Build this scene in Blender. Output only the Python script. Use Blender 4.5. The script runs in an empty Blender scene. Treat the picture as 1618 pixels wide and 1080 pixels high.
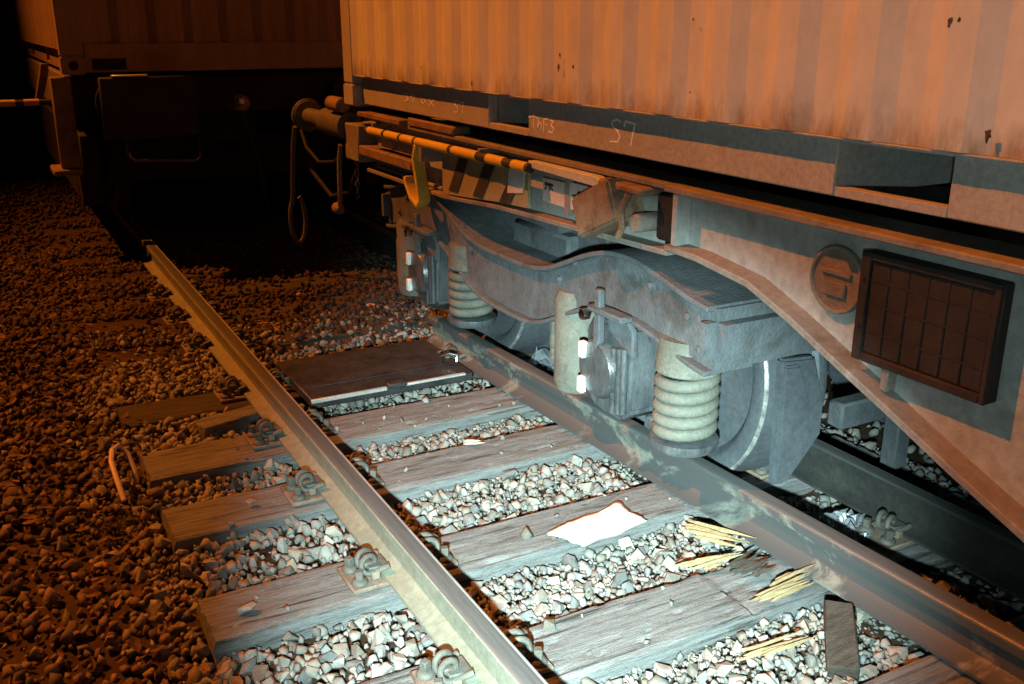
import bpy, bmesh, math, random
import numpy as np
from mathutils import Vector, Matrix, noise
R = math.radians
random.seed(7); rng = np.random.default_rng(7)
sc = bpy.context.scene
col = sc.collection

# ------------------------------------------------------------------ camera
fwd = Vector((0.45148637, 0.83672424, -0.30992355)).normalized()
right = fwd.cross(Vector((0, 0, 1))).normalized(); up = right.cross(fwd)
CAM = Vector((0.0, 0.0, 1.77))
cd = bpy.data.cameras.new("camera"); cam = bpy.data.objects.new("camera", cd); col.objects.link(cam)
m3 = Matrix((right, up, -fwd)).transposed()
cam.matrix_world = Matrix.Translation(CAM) @ m3.to_4x4()
cd.sensor_width = 36; cd.lens = 1540 / 1618 * 36; cd.clip_start = .02; cd.clip_end = 2000
sc.camera = cam

# ------------------------------------------------------------------ world (night sky, a trace of blue)
w = bpy.data.worlds.new("World"); sc.world = w; w.use_nodes = True
nt = w.node_tree; nt.nodes.clear()
sky = nt.nodes.new("ShaderNodeTexSky"); sky.sky_type = 'NISHITA'; sky.sun_disc = False
sky.sun_elevation = R(1.0); sky.sun_rotation = R(-60); sky.dust_density = 4
bg = nt.nodes.new("ShaderNodeBackground"); bg.inputs[1].default_value = .0012
wo = nt.nodes.new("ShaderNodeOutputWorld")
nt.links.new(sky.outputs[0], bg.inputs[0]); nt.links.new(bg.outputs[0], wo.inputs[0])

# ------------------------------------------------------------------ lights: yard floodlight (sodium) and hand torch
sd = bpy.data.lights.new("yard_floodlight", 'SPOT'); sd.energy = 44000; sd.color = (1.0, .245, .024)
sd.spot_size = R(37); sd.spot_blend = 1.0; sd.shadow_soft_size = .22
sun = bpy.data.objects.new("yard_floodlight", sd); col.objects.link(sun)
aim = Vector((2.6, 2.8, 2.3)); sun.location = aim - Vector((.50, -.44, -.75)).normalized() * 34
sun.rotation_euler = (aim - sun.location).to_track_quat('-Z', 'Y').to_euler()
td = bpy.data.lights.new("hand_torch", 'SPOT'); td.energy = 2350; td.color = (.70, 1.0, .95)
td.spot_size = R(41); td.spot_blend = 1.0; td.shadow_soft_size = .04
torch = bpy.data.objects.new("hand_torch", td); col.objects.link(torch)
torch.location = (-.22, -.2, 1.55)
torch.rotation_euler = (Vector((1.68, 2.60, .0)) - torch.location).to_track_quat('-Z', 'Y').to_euler()
tw = bpy.data.lights.new("hand_torch_spill", 'SPOT'); tw.energy = 44; tw.color = td.color
tw.spot_size = R(95); tw.spot_blend = 1.0; tw.shadow_soft_size = .02
spill = bpy.data.objects.new("hand_torch_spill", tw); col.objects.link(spill)
spill.location = torch.location; spill.rotation_euler = (Vector((2.3, 1.5, .8)) - torch.location).to_track_quat('-Z', 'Y').to_euler()
sc.view_settings.view_transform = 'Standard'; sc.view_settings.look = 'None'
sc.view_settings.exposure = 0.5; sc.view_settings.gamma = 1
sc.cycles.use_denoising = True
sc.cycles.max_bounces = 5; sc.cycles.sample_clamp_indirect = 3

# ------------------------------------------------------------------ materials
def ramp(nt, fac, stops):
    r = nt.nodes.new("ShaderNodeValToRGB"); els = r.color_ramp.elements
    while len(els) < len(stops): els.new(.5)
    for e, (p, c) in zip(els, stops):
        e.position = p; e.color = (*c, 1) if len(c) == 3 else c
    nt.links.new(fac, r.inputs[0]); return r.outputs[0]
def mix(nt, fac, a, b, mode='MIX'):
    n = nt.nodes.new("ShaderNodeMix"); n.data_type = 'RGBA'; n.blend_type = mode
    for sock, v in ((n.inputs[0], fac), (n.inputs[6], a), (n.inputs[7], b)):
        if isinstance(v, bpy.types.NodeSocket): nt.links.new(v, sock)
        elif isinstance(v, (int, float)): sock.default_value = v
        else: sock.default_value = (*v, 1)
    return n.outputs[2]
def noi(nt, vec, scale, detail=6, rough=.6, dist=0):
    n = nt.nodes.new("ShaderNodeTexNoise"); n.inputs['Scale'].default_value = scale
    n.inputs['Detail'].default_value = detail; n.inputs['Roughness'].default_value = rough
    n.inputs['Distortion'].default_value = dist
    nt.links.new(vec, n.inputs['Vector']); return n.outputs[0]
def mat(name, c1, c2, rough=.7, metal=0.0, scale=9, stretch=(1, 1, 1), bump=.25, bscale=90, dirt=None, dirt_cov=.5, dirt_scale=5, dstretch=(1, 1, 1), attr=False, spec=.4, rvar=.12, grain=.55, dsharp=.08):
    m = bpy.data.materials.new(name); m.use_nodes = True; nt = m.node_tree
    b = nt.nodes["Principled BSDF"]
    g = nt.nodes.new("ShaderNodeNewGeometry")
    def vec(s):
        mp = nt.nodes.new("ShaderNodeMapping"); mp.inputs['Scale'].default_value = s
        nt.links.new(g.outputs['Position'], mp.inputs[0]); return mp.outputs[0]
    v = vec(stretch)
    n1 = noi(nt, v, scale)
    cc = mix(nt, ramp(nt, n1, [(.32, (0, 0, 0)), (.68, (1, 1, 1))]), c1, c2)
    n2 = noi(nt, v, scale * 9, 5, .7)
    cc = mix(nt, grain, cc, ramp(nt, n2, [(.25, (.45, .45, .45)), (.75, (1.35, 1.35, 1.35))]), 'MULTIPLY')
    if attr:
        a = nt.nodes.new("ShaderNodeAttribute"); a.attribute_name = "tint"
        oi = nt.nodes.new("ShaderNodeObjectInfo")
        cc = mix(nt, 1.0, cc, a.outputs['Color'], 'MULTIPLY')
        cc = mix(nt, .8, cc, ramp(nt, oi.outputs['Random'], [(0, (.7, .68, .66)), (.5, (1, .96, .92)), (1, (1.25, 1.25, 1.25))]), 'MULTIPLY')
    rg = None
    if dirt:
        n3 = noi(nt, vec(dstretch), dirt_scale, 8, .65, .4)
        f = ramp(nt, n3, [(1 - dirt_cov - dsharp, (0, 0, 0)), (1 - dirt_cov + dsharp, (1, 1, 1))])
        cc = mix(nt, f, cc, dirt)
    nt.links.new(cc, b.inputs['Base Color'])
    rr = nt.nodes.new("ShaderNodeMapRange"); rr.inputs['To Min'].default_value = max(.05, rough - rvar); rr.inputs['To Max'].default_value = min(1, rough + rvar)
    nt.links.new(n2, rr.inputs[0]); nt.links.new(rr.outputs[0], b.inputs['Roughness'])
    b.inputs['Metallic'].default_value = metal; b.inputs['Specular IOR Level'].default_value = spec
    bp = nt.nodes.new("ShaderNodeBump"); bp.inputs['Strength'].default_value = bump; bp.inputs['Distance'].default_value = .01
    n4 = noi(nt, v, bscale, 4, .6)
    nt.links.new(n4, bp.inputs['Height']); nt.links.new(bp.outputs[0], b.inputs['Normal'])
    return m
MAT = dict(
    stone=mat('ballast_stone', (.2, .197, .193), (.31, .305, .3), .85, scale=30, bump=.3, bscale=160, attr=True, spec=.25),
    soil=mat('dirty_soil', (.04, .026, .018), (.075, .05, .035), .95, scale=6, bump=.8, bscale=40, spec=.1),
    earth=mat('yard_earth', (.03, .024, .018), (.055, .042, .03), .95, scale=2, bump=.6, bscale=20, spec=.1),
    wood=mat('weathered_wood', (.14, .14, .142), (.27, .272, .28), .85, scale=5, stretch=(1, 14, 14), bump=.9, bscale=26, dirt=(.05, .047, .045), dirt_cov=.40, dirt_scale=5, dstretch=(.45, 8, 8), spec=.2, dsharp=.05),
    old_shaded_wood=mat('tarred_and_shaded_wood', (.05, .042, .036), (.1, .085, .072), .85, scale=5, stretch=(1, 12, 12), bump=.8, bscale=26, spec=.2),  # dark old timber; on the far sleepers this colour stands in for shade
    freshwood=mat('fresh_split_wood', (.26, .2, .11), (.42, .34, .2), .8, scale=6, stretch=(2, 16, 16), bump=.6, bscale=30, spec=.2),
    rail=mat('rail_side_steel', (.17, .178, .145), (.23, .235, .19), .62, .05, scale=4, bump=.25, bscale=120, dirt=(.17, .15, .115), dirt_cov=.33, dirt_scale=3, spec=.35),
    railtop=mat('rail_running_surface', (.085, .087, .09), (.13, .132, .135), .45, .25, scale=5, stretch=(20, .4, 1), bump=.05, bscale=60, spec=.5),
    railoil=mat('oily_rail_steel', (.15, .155, .14), (.2, .2, .18), .6, .05, scale=4, bump=.2, bscale=120, dirt=(.065, .068, .072), dirt_cov=.56, dirt_scale=1.6, dstretch=(.3, 1.2, 2.2), spec=.35, dsharp=.025),
    edgeshine=mat('worn_gauge_corner', (.5, .5, .5), (.7, .7, .7), .4, .35, scale=10, stretch=(1, .3, 1), bump=.05, spec=.6),
    railshade=mat('shade_black_rail', (.03, .032, .032), (.06, .06, .056), .55, .1, scale=5, bump=.2, bscale=100, spec=.3),  # near black: the torch shadow on this rail is put into the colour
    wornrim=mat('scraped_rim', (.1, .1, .1), (.5, .5, .5), .4, .4, scale=22, bump=.2, bscale=80, spec=.5),
    polished=mat('polished_steel', (.55, .55, .55), (.75, .75, .75), .22, 1.0, scale=10, bump=.05, spec=.5),
    rustplate=mat('rusty_plate', (.15, .11, .085), (.26, .2, .16), .8, .1, scale=14, bump=.4, bscale=120, spec=.25),
    bolt=mat('dusty_bolt_steel', (.085, .08, .07), (.145, .138, .122), .65, .2, scale=25, bump=.3, bscale=150),
    darksteel=mat('dark_oiled_steel', (.03, .03, .034), (.065, .065, .068), .45, .3, scale=9, bump=.2, bscale=90),
    bogie=mat('dusty_bogie_paint', (.09, .1, .113), (.125, .138, .155), .8, .05, scale=2.2, bump=.5, bscale=85, dirt=(.055, .05, .047), dirt_cov=.38, dirt_scale=4.5, spec=.3, dsharp=.1),
    spring=mat('spring_dusty_paint', (.12, .122, .105), (.175, .175, .15), .78, .05, scale=8, bump=.3, bscale=120, dirt=(.075, .07, .06), dirt_cov=.36, dirt_scale=11, spec=.25),
    wheel=mat('wheel_steel', (.085, .095, .115), (.12, .135, .155), .55, .25, scale=4, bump=.18, bscale=110, dirt=(.16, .115, .085), dirt_cov=.3, dirt_scale=3.5, spec=.4),
    axle=mat('greasy_axlebox', (.06, .068, .078), (.16, .175, .19), .32, .4, scale=14, stretch=(1, 1, .35), bump=.3, bscale=60, spec=.6),
    sill=mat('wagon_brown_paint', (.2, .17, .15), (.29, .26, .235), .68, .05, scale=5, bump=.2, bscale=120, dirt=(.13, .085, .055), dirt_cov=.35, dirt_scale=4, spec=.3),
    web=mat('wagon_web_paint', (.32, .325, .32), (.38, .385, .38), .66, .02, scale=3, bump=.14, bscale=150, dirt=(.2, .19, .175), dirt_cov=.36, dirt_scale=3, spec=.3),
    brown=mat('dark_brown_board', (.026, .021, .02), (.042, .033, .031), .7, 0, scale=7, bump=.25, bscale=80, spec=.25),
    rustblock=mat('scraped_rust', (.2, .13, .085), (.31, .22, .14), .7, .1, scale=12, bump=.35, bscale=70, dirt=(.12, .07, .045), dirt_cov=.4, dirt_scale=9, spec=.3),
    cont=mat('container_paint', (.60, .58, .55), (.66, .64, .61), .62, 0, scale=1.6, stretch=(1, 1, .6), bump=.06, bscale=140, dirt=(.53, .495, .455), dirt_cov=.32, dirt_scale=5, dstretch=(1, 1, .8), spec=.3, grain=.22),
    contrail=mat('container_rail_paint', (.36, .345, .33), (.43, .41, .39), .7, 0, scale=6, bump=.14, bscale=140, dirt=(.33, .28, .24), dirt_cov=.34, dirt_scale=6, spec=.3),
    contb=mat('far_container_paint', (.30, .2, .16), (.38, .26, .2), .65, 0, scale=5, stretch=(1, 1, .15), bump=.1, bscale=140, spec=.3),
    black=mat('black_underframe', (.012, .011, .011), (.026, .024, .023), .7, 0, scale=6, bump=.3, bscale=60, spec=.3),
    yellow=mat('yellow_paint', (.62, .42, .07), (.7, .5, .1), .55, 0, scale=12, bump=.12, bscale=120, dirt=(.35, .22, .06), dirt_cov=.3, dirt_scale=14, spec=.35),
    blackpaint=mat('black_paint', (.03, .03, .032), (.055, .055, .055), .6, 0, scale=12, bump=.12, bscale=120),
    chevron=mat('dull_yellow_paint', (.28, .24, .13), (.36, .31, .17), .6, 0, scale=9, bump=.12, bscale=120, spec=.3),
    plate=mat('sign_plate', (.55, .46, .42), (.64, .55, .5), .6, 0, scale=9, bump=.08, bscale=120),
    greyplate=mat('pale_grey_paint', (.5, .54, .54), (.6, .63, .63), .55, 0, scale=9, bump=.08, bscale=120),
    ink=mat('black_lettering', (.02, .018, .018), (.04, .035, .035), .7, 0, scale=9, bump=.05),
    chalk=mat('chalk', (.86, .85, .82), (.9, .89, .86), .95, 0, scale=60, bump=.1, bscale=300, spec=.05, grain=.15),
    paper=mat('white_paper', (.82, .83, .84), (.88, .88, .89), .75, 0, scale=9, bump=.1, bscale=60, spec=.3),
    pinkcable=mat('pale_cable', (.6, .48, .42), (.7, .58, .5), .5, 0, scale=20, bump=.05),
    plastic=mat('clear_grey_film', (.1, .11, .13), (.2, .215, .24), .16, 0, scale=12, bump=.3, bscale=40, spec=.8),
    reflector=mat('reflector_plate', (.9, .9, .9), (.95, .95, .95), .35, 0, scale=9, bump=.02, spec=.7),
    litter=mat('pale_litter', (.55, .42, .36), (.66, .52, .45), .8, 0, scale=20, bump=.2, spec=.2),
    rustspot=mat('rust_stain', (.07, .04, .025), (.16, .1, .06), .9, 0, scale=60, bump=.4, bscale=200, spec=.15),
    leaf=mat('dead_leaves', (.10, .06, .03), (.26, .16, .08), .85, 0, scale=14, bump=.2, bscale=80, spec=.2),
    moss=mat('dry_moss', (.09, .07, .025), (.16, .12, .045), .95, 0, scale=60, bump=1.0, bscale=200, spec=.05),
)

def edge_grime(m, z0, z1, colr):
    nt = m.node_tree; b = nt.nodes['Principled BSDF']; old = b.inputs['Base Color'].links[0].from_socket
    g = nt.nodes.new('ShaderNodeNewGeometry'); sp = nt.nodes.new('ShaderNodeSeparateXYZ'); nt.links.new(g.outputs['Position'], sp.inputs[0])
    mr = nt.nodes.new('ShaderNodeMapRange'); mr.inputs['From Min'].default_value = z1; mr.inputs['From Max'].default_value = z0
    nt.links.new(sp.outputs['Z'], mr.inputs[0])
    mp = nt.nodes.new('ShaderNodeMapping'); mp.inputs['Scale'].default_value = (1, 1, .35); nt.links.new(g.outputs['Position'], mp.inputs[0])
    n = noi(nt, mp.outputs[0], 14, 7, .7)
    mu = nt.nodes.new('ShaderNodeMath'); mu.operation = 'MULTIPLY'; nt.links.new(mr.outputs[0], mu.inputs[0]); nt.links.new(n, mu.inputs[1])
    f = ramp(nt, mu.outputs[0], [(.30, (0, 0, 0)), (.62, (1, 1, 1))])
    nt.links.new(mix(nt, f, old, colr), b.inputs['Base Color'])
edge_grime(MAT['cont'], 1.48, 1.72, (.26, .19, .14))
# ------------------------------------------------------------------ helpers
def link(o, parent=None):
    col.objects.link(o)
    if parent is not None: o.parent = parent
    return o
def tag(o, label=None, cat=None, group=None, kind=None):
    for k, v in (('label', label), ('category', cat), ('group', group), ('kind', kind)):
        if v: o[k] = v
    return o
def empty(name, loc=(0, 0, 0), rz=0, **kw):
    o = bpy.data.objects.new(name, None); o.location = loc; o.rotation_euler = (0, 0, rz); o.empty_display_size = .1
    link(o); return tag(o, **kw)
def root_loc(p):
    v = Vector((0, 0, 0))
    while p is not None: v += p.location; p = p.parent
    return v
class MB:
    def __init__(s): s.bm = bmesh.new()
    def box(s, x0, x1, y0, y1, z0, z1, rot=None, piv=None):
        c = Vector(((x0 + x1) / 2, (y0 + y1) / 2, (z0 + z1) / 2))
        vs = []
        for dx in (x0, x1):
            for dy in (y0, y1):
                for dz in (z0, z1):
                    p = Vector((dx, dy, dz))
                    if rot is not None:
                        pv = Vector(piv) if piv is not None else c
                        p = rot @ (p - pv) + pv
                    vs.append(s.bm.verts.new(p))
        for f in ((0, 1, 3, 2), (4, 6, 7, 5), (0, 4, 5, 1), (2, 3, 7, 6), (0, 2, 6, 4), (1, 5, 7, 3)):
            s.bm.faces.new([vs[i] for i in f])
        return s
    def prism(s, pts, axis, a0, a1):
        def P(p, a):
            return {'x': (a, p[0], p[1]), 'y': (p[0], a, p[1]), 'z': (p[0], p[1], a)}[axis]
        A = [s.bm.verts.new(P(p, a0)) for p in pts]; B = [s.bm.verts.new(P(p, a1)) for p in pts]
        n = len(pts)
        s.bm.faces.new(A); s.bm.faces.new(B[::-1])
        for i in range(n): s.bm.faces.new((A[i], B[i], B[(i + 1) % n], A[(i + 1) % n]))
        return s
    def tube(s, path, r, n=10, cap=True):
        path = [Vector(p) for p in path]; rings = []
        t0 = (path[1] - path[0]).normalized()
        u = t0.orthogonal().normalized()
        for i, p in enumerate(path):
            t = (path[min(i + 1, len(path) - 1)] - path[max(i - 1, 0)]).normalized()
            u = (u - t * u.dot(t)).normalized(); v = t.cross(u)
            rr = r[i] if isinstance(r, (list, tuple)) else r
            rings.append([s.bm.verts.new(p + (u * math.cos(a) + v * math.sin(a)) * rr) for a in [2 * math.pi * k / n for k in range(n)]])
        for a, b in zip(rings, rings[1:]):
            for k in range(n): s.bm.faces.new((a[k], a[(k + 1) % n], b[(k + 1) % n], b[k]))
        if cap: s.bm.faces.new(rings[0][::-1]); s.bm.faces.new(rings[-1])
        return s
    def lathe(s, prof, c, axis='x', n=32, closed=True):
        c = Vector(c); rings = []
        for r, t in prof:
            ring = []
            for k in range(n):
                a = 2 * math.pi * k / n; ca, sa = r * math.cos(a), r * math.sin(a)
                ring.append(s.bm.verts.new(c + Vector({'x': (t, ca, sa), 'y': (ca, t, sa), 'z': (ca, sa, t)}[axis])))
            rings.append(ring)
        for a, b in zip(rings, rings[1:]):
            for k in range(n): s.bm.faces.new((a[k], a[(k + 1) % n], b[(k + 1) % n], b[k]))
        if closed: s.bm.faces.new(rings[0][::-1]); s.bm.faces.new(rings[-1])
        return s
    def strip(s, pts, axis, a0, a1, th):
        """a plate of thickness th that follows polyline pts (in the plane normal to axis), between a0 and a1"""
        up_, lo = [], []
        for i, p in enumerate(pts):
            q0 = pts[max(i - 1, 0)]; q1 = pts[min(i + 1, len(pts) - 1)]
            d = Vector((q1[0] - q0[0], q1[1] - q0[1])).normalized(); nn = Vector((-d.y, d.x)) * th / 2
            up_.append((p[0] + nn.x, p[1] + nn.y)); lo.append((p[0] - nn.x, p[1] - nn.y))
        def P(p, a): return {'x': (a, p[0], p[1]), 'y': (p[0], a, p[1]), 'z': (p[0], p[1], a)}[axis]
        rings = [[s.bm.verts.new(P(u, a0)), s.bm.verts.new(P(u, a1)), s.bm.verts.new(P(l, a1)), s.bm.verts.new(P(l, a0))] for u, l in zip(up_, lo)]
        for A, B in zip(rings, rings[1:]):
            for k in range(4): s.bm.faces.new((A[k], A[(k + 1) % 4], B[(k + 1) % 4], B[k]))
        s.bm.faces.new(rings[0][::-1]); s.bm.faces.new(rings[-1])
        return s
    def build(s, name, m, parent=None, bev=0.0, seg=1, smooth=40, local=False):
        bm = s.bm
        bmesh.ops.recalc_face_normals(bm, faces=bm.faces)
        if bev:
            es = [e for e in bm.edges if len(e.link_faces) == 2 and e.calc_face_angle(0) > R(35)]
            bmesh.ops.bevel(bm, geom=es, offset=bev, segments=seg, affect='EDGES', clamp_overlap=True)
        if parent is not None and not local:
            bmesh.ops.translate(bm, verts=bm.verts, vec=-root_loc(parent))
        me = bpy.data.meshes.new(name); bm.to_mesh(me); bm.free()
        if smooth:
            me.shade_smooth(); me.set_sharp_from_angle(angle=R(smooth))
        me.materials.append(MAT[m] if isinstance(m, str) else m)
        return link(bpy.data.objects.new(name, me), parent)
def copy_tree(o, parent=None):
    c = o.copy(); col.objects.link(c); c.parent = parent
    for ch in o.children: copy_tree(ch, c)
    return c
def fb(x, y, z, o=4): return noise.fractal(Vector((x, y, z)), 1.0, 2.0, o)

# ================================================================== GROUND
mb = MB(); mb.box(-300, 300, -300, 300, -.6, -.22)
tag(mb.build('ground', 'earth', smooth=0), kind='structure')
SLEEPERS = [(1.45, .25), (2.12, .27), (2.77, .26), (3.46, .28), (4.03, .30), (4.66, .27), (5.5, .25), (6.12, .26), (6.75, .25), (7.4, .25), (8.05, .25), (8.7, .25), (9.35, .25), (10.0, .25)]
SX0, SX1 = .40, 3.22
def bed(x, y):
    h = -.075 + .025 * fb(x * 1.3, y * 1.3, 3.1)
    if x < SX0: h -= min(.10, (SX0 - x) * .07)
    if x > SX1: h -= min(.06, (x - SX1) * .05)
    if SX0 < x < 1.0: h += .012
    h += .055 * min(1, max(0, (y - 4.95) / .6))
    if x < 1.0: h += .03 * min(1, max(0, (y - 3.9) / .6))
    return h
# bed sheet
gx = np.arange(-4.5, 7.01, .12); gy = np.arange(-1.5, 24.01, .12)
vs = [(x, y, bed(x, y) - .012 + .02 * fb(x * 6, y * 6, 1)) for y in gy for x in gx]
nx = len(gx); fs = [(j * nx + i, j * nx + i + 1, (j + 1) * nx + i + 1, (j + 1) * nx + i) for j in range(len(gy) - 1) for i in range(nx - 1)]
me = bpy.data.meshes.new('ballast_bed'); me.from_pydata(vs, [], fs); me.shade_smooth(); me.materials.append(MAT['soil'])
bedo = tag(link(bpy.data.objects.new('ballast_bed', me)), kind='structure')

# ------------------------------------------------------------------ ballast stones
variants = []
for k in range(16):
    bm = bmesh.new(); el = (random.uniform(.8, 1.2), random.uniform(.65, 1.0), random.uniform(.5, .85))
    for i in range(13):
        v = Vector((random.gauss(0, 1), random.gauss(0, 1), random.gauss(0, 1))).normalized() * random.uniform(.8, 1.05)
        bm.verts.new((v.x * el[0], v.y * el[1], v.z * el[2]))
    r = bmesh.ops.convex_hull(bm, input=bm.verts)
    dead = [v for v in bm.verts if not v.link_faces]
    bmesh.ops.delete(bm, geom=dead, context='VERTS')
    bmesh.ops.triangulate(bm, faces=bm.faces)
    bmesh.ops.recalc_face_normals(bm, faces=bm.faces)
    bm.verts.index_update()
    variants.append((np.array([v.co[:] for v in bm.verts]), np.array([[v.index for v in f.verts] for f in bm.faces])))
    bm.free()
def project(p):
    d = Vector(p) - CAM; z = d.dot(fwd)
    if z < .1: return None
    return (809 + 1540 * d.dot(right) / z, 540 - 1540 * d.dot(up) / z, z)
def in_sleeper(x, y, pad=0.0):
    if x < SX0 - pad or x > SX1 + pad: return False
    return any(abs(y - c) < wd / 2 + pad for c, wd in SLEEPERS)
stones = []
def try_stone(x, y, r, dz):
    q = project((x, y, 0))
    if q is None or q[0] < -260 or q[0] > 1880 or q[1] > 1330 or q[1] < 60: return
    z = bed(x, y)
    if in_sleeper(x, y, r * .55):
        if in_sleeper(x, y) and random.random() < (.012 if y < 4.9 else .30) and abs(x - 1.045) > .1 and not (y < 5.05 and y > 4.2 and x > 1.15 and x < 2.3): z = .0; dz = .3 * r
        else: return
    elif z + dz + r * .8 > .02 and SX0 < x < SX1: dz = min(dz, .0)
    if abs(x - 1.045) < .085 or (1.3 < y < 5.1 and abs(x - (2.17 + (4.97 - y) * .0405)) < .08) or abs(x - 2.79) < .085:
        dz -= .03
    stones.append((x, y, z + dz, r, q[2]))
def scatter(x0, x1, y0, y1, cell, rlo, rhi, dzlo, dzhi, keep=1.0):
    for x in np.arange(x0, x1, cell):
        for y in np.arange(y0, y1, cell):
            if random.random() > keep: continue
            r = rlo + (rhi - rlo) * random.random() ** 1.6
            try_stone(x + random.uniform(-.5, .5) * cell, y + random.uniform(-.5, .5) * cell, r, random.uniform(dzlo, dzhi))
scatter(SX0 - .1, 3.4, 1.0, 6.2, .034, .012, .022, .004, .026)
scatter(1.1, 2.45, 1.2, 4.3, .024, .009, .016, .012, .026)
scatter(SX0 - .1, 3.4, 1.0, 6.2, .05, .022, .040, .004, .032)
scatter(SX0 - .1, 3.4, 1.0, 6.2, .08, .026, .048, .012, .034, .75)
scatter(-2.8, SX0, 1.5, 9.0, .042, .013, .03, -.012, .016, .95)
scatter(-2.8, SX0, 1.5, 9.0, .075, .024, .042, -.006, .022, .8)
scatter(-1.4, SX0, 1.5, 6.0, .16, .032, .052, .0, .03, .6)
scatter(-3.0, 3.4, 6.2, 13.0, .065, .02, .045, -.004, .03, .9)
scatter(SX0 - .2, 2.8, 4.95, 8.6, .045, .016, .038, .0, .022, .9)
scatter(-1.2, SX0 + .7, 3.9, 8.5, .06, .016, .036, .004, .024, .85)
scatter(3.4, 5.0, 1.5, 6.0, .08, .02, .04, -.01, .03, .8)
# the 300 that show largest, as single stones
vis = []
for i, (x, y, z, r, d) in enumerate(stones):
    q = project((x, y, z))
    if 0 < q[0] < 1618 and 0 < q[1] < 1080 and z > -.075: vis.append((r / d, i))
vis.sort(reverse=True); single = set(i for _, i in vis[:300])
stone_meshes = []
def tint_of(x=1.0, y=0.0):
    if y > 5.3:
        b = random.uniform(.12, .42); return (b, b * random.uniform(.55, .85), b * random.uniform(.42, .7))  # far stones: dirt brown, with the shade there put into the tint too
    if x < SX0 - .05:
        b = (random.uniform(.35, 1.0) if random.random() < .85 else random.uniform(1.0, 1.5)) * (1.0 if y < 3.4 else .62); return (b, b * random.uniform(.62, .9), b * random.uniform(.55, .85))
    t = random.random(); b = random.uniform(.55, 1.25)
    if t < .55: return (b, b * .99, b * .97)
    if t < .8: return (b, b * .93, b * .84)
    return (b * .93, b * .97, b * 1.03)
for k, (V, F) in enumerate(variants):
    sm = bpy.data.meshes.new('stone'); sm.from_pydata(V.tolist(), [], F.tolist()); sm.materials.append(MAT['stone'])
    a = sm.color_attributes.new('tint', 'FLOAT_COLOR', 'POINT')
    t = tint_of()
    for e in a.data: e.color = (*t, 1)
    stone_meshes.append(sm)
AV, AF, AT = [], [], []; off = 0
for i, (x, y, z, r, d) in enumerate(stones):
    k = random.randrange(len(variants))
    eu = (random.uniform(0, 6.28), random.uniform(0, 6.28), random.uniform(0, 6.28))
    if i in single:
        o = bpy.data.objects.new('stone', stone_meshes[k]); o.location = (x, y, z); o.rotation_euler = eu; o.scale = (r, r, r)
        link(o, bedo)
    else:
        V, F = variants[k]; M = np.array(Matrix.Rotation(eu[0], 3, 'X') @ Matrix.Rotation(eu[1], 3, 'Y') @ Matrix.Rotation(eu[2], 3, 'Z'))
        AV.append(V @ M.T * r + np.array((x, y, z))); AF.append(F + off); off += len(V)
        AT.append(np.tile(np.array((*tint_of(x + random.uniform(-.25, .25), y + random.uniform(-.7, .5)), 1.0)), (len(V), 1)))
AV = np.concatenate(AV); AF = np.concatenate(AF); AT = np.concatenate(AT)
me = bpy.data.meshes.new('loose_ballast'); me.vertices.add(len(AV)); me.vertices.foreach_set('co', AV.astype(np.float32).ravel())
me.loops.add(len(AF) * 3); me.loops.foreach_set('vertex_index', AF.astype(np.int32).ravel())
me.polygons.add(len(AF)); me.polygons.foreach_set('loop_start', (np.arange(len(AF)) * 3).astype(np.int32))
me.update(calc_edges=True); me.validate()
a = me.color_attributes.new('tint', 'FLOAT_COLOR', 'POINT'); a.data.foreach_set('color', AT.astype(np.float32).ravel())
me.materials.append(MAT['stone'])
tag(link(bpy.data.objects.new('loose_ballast', me), bedo), kind='stuff')
print('stones', len(stones), 'tris', len(AF))

# ------------------------------------------------------------------ sleepers
def make_sleeper(yc, wd, seed, splint=False):
    L = SX1 - SX0; nu, nv = 150, 16
    jx0 = SX0 + random.uniform(-.02, .02); vs, fs = [], []
    prof = []   # cross-section going round: (v across -1..1, z)
    h = .16
    for j in range(5): prof.append((-1, -h + h * j / 5))
    for j in range(nv + 1): prof.append((-1 + 2 * j / nv, 0))
    for j in range(5): prof.append((1, -h * (j + 1) / 5))
    n = len(prof)
    for i in range(nu + 1):
        x = jx0 + L * i / nu
        for k, (v, z) in enumerate(prof):
            yy = yc + v * wd / 2
            top = z > -.001
            dz = .0
            if top:
                g = fb(x * 1.2, yy * 38 + seed, seed, 4)
                crack = max(0, abs(fb(x * .9, yy * 22 + seed * 3, seed + 9, 3)) * -1 + .06) / .06
                dz = .004 * g - .012 * crack * crack - .006 * (abs(v) > .97)
                if splint and x > 1.95 and x < 2.35: dz -= .03 * max(0, fb(x * 6, yy * 30, seed, 3)) + .01
            wob = .006 * fb(x * 3, seed, z * 8, 3)
            endw = .01 * fb(yy * 20, z * 20, seed, 3) if i in (0, nu) else 0
            vs.append((x + endw - .006 * (i == 0) * (0 if not top else -1), yy + wob * (1 if abs(v) > .9 else 0) * (1 if v > 0 else -1), z + dz))
    for i in range(nu):
        for k in range(n - 1): fs.append((i * n + k, (i + 1) * n + k, (i + 1) * n + k + 1, i * n + k + 1))
    fs.append(tuple(range(n))[::1]); fs.append(tuple(nu * n + k for k in range(n))[::-1])
    me = bpy.data.meshes.new('sleeper'); me.from_pydata(vs, [], fs)
    bm = bmesh.new(); bm.from_mesh(me); bmesh.ops.recalc_face_normals(bm, faces=bm.faces); bm.to_mesh(me); bm.free()
    me.shade_smooth(); me.set_sharp_from_angle(angle=R(35)); me.materials.append(MAT['wood'])
    o = bpy.data.objects.new('sleeper', me)
    # origin at base
    me.transform(Matrix.Translation((-(SX0 + SX1) / 2, -yc, .16))); o.location = ((SX0 + SX1) / 2, yc, -.16)
    return link(o)
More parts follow.
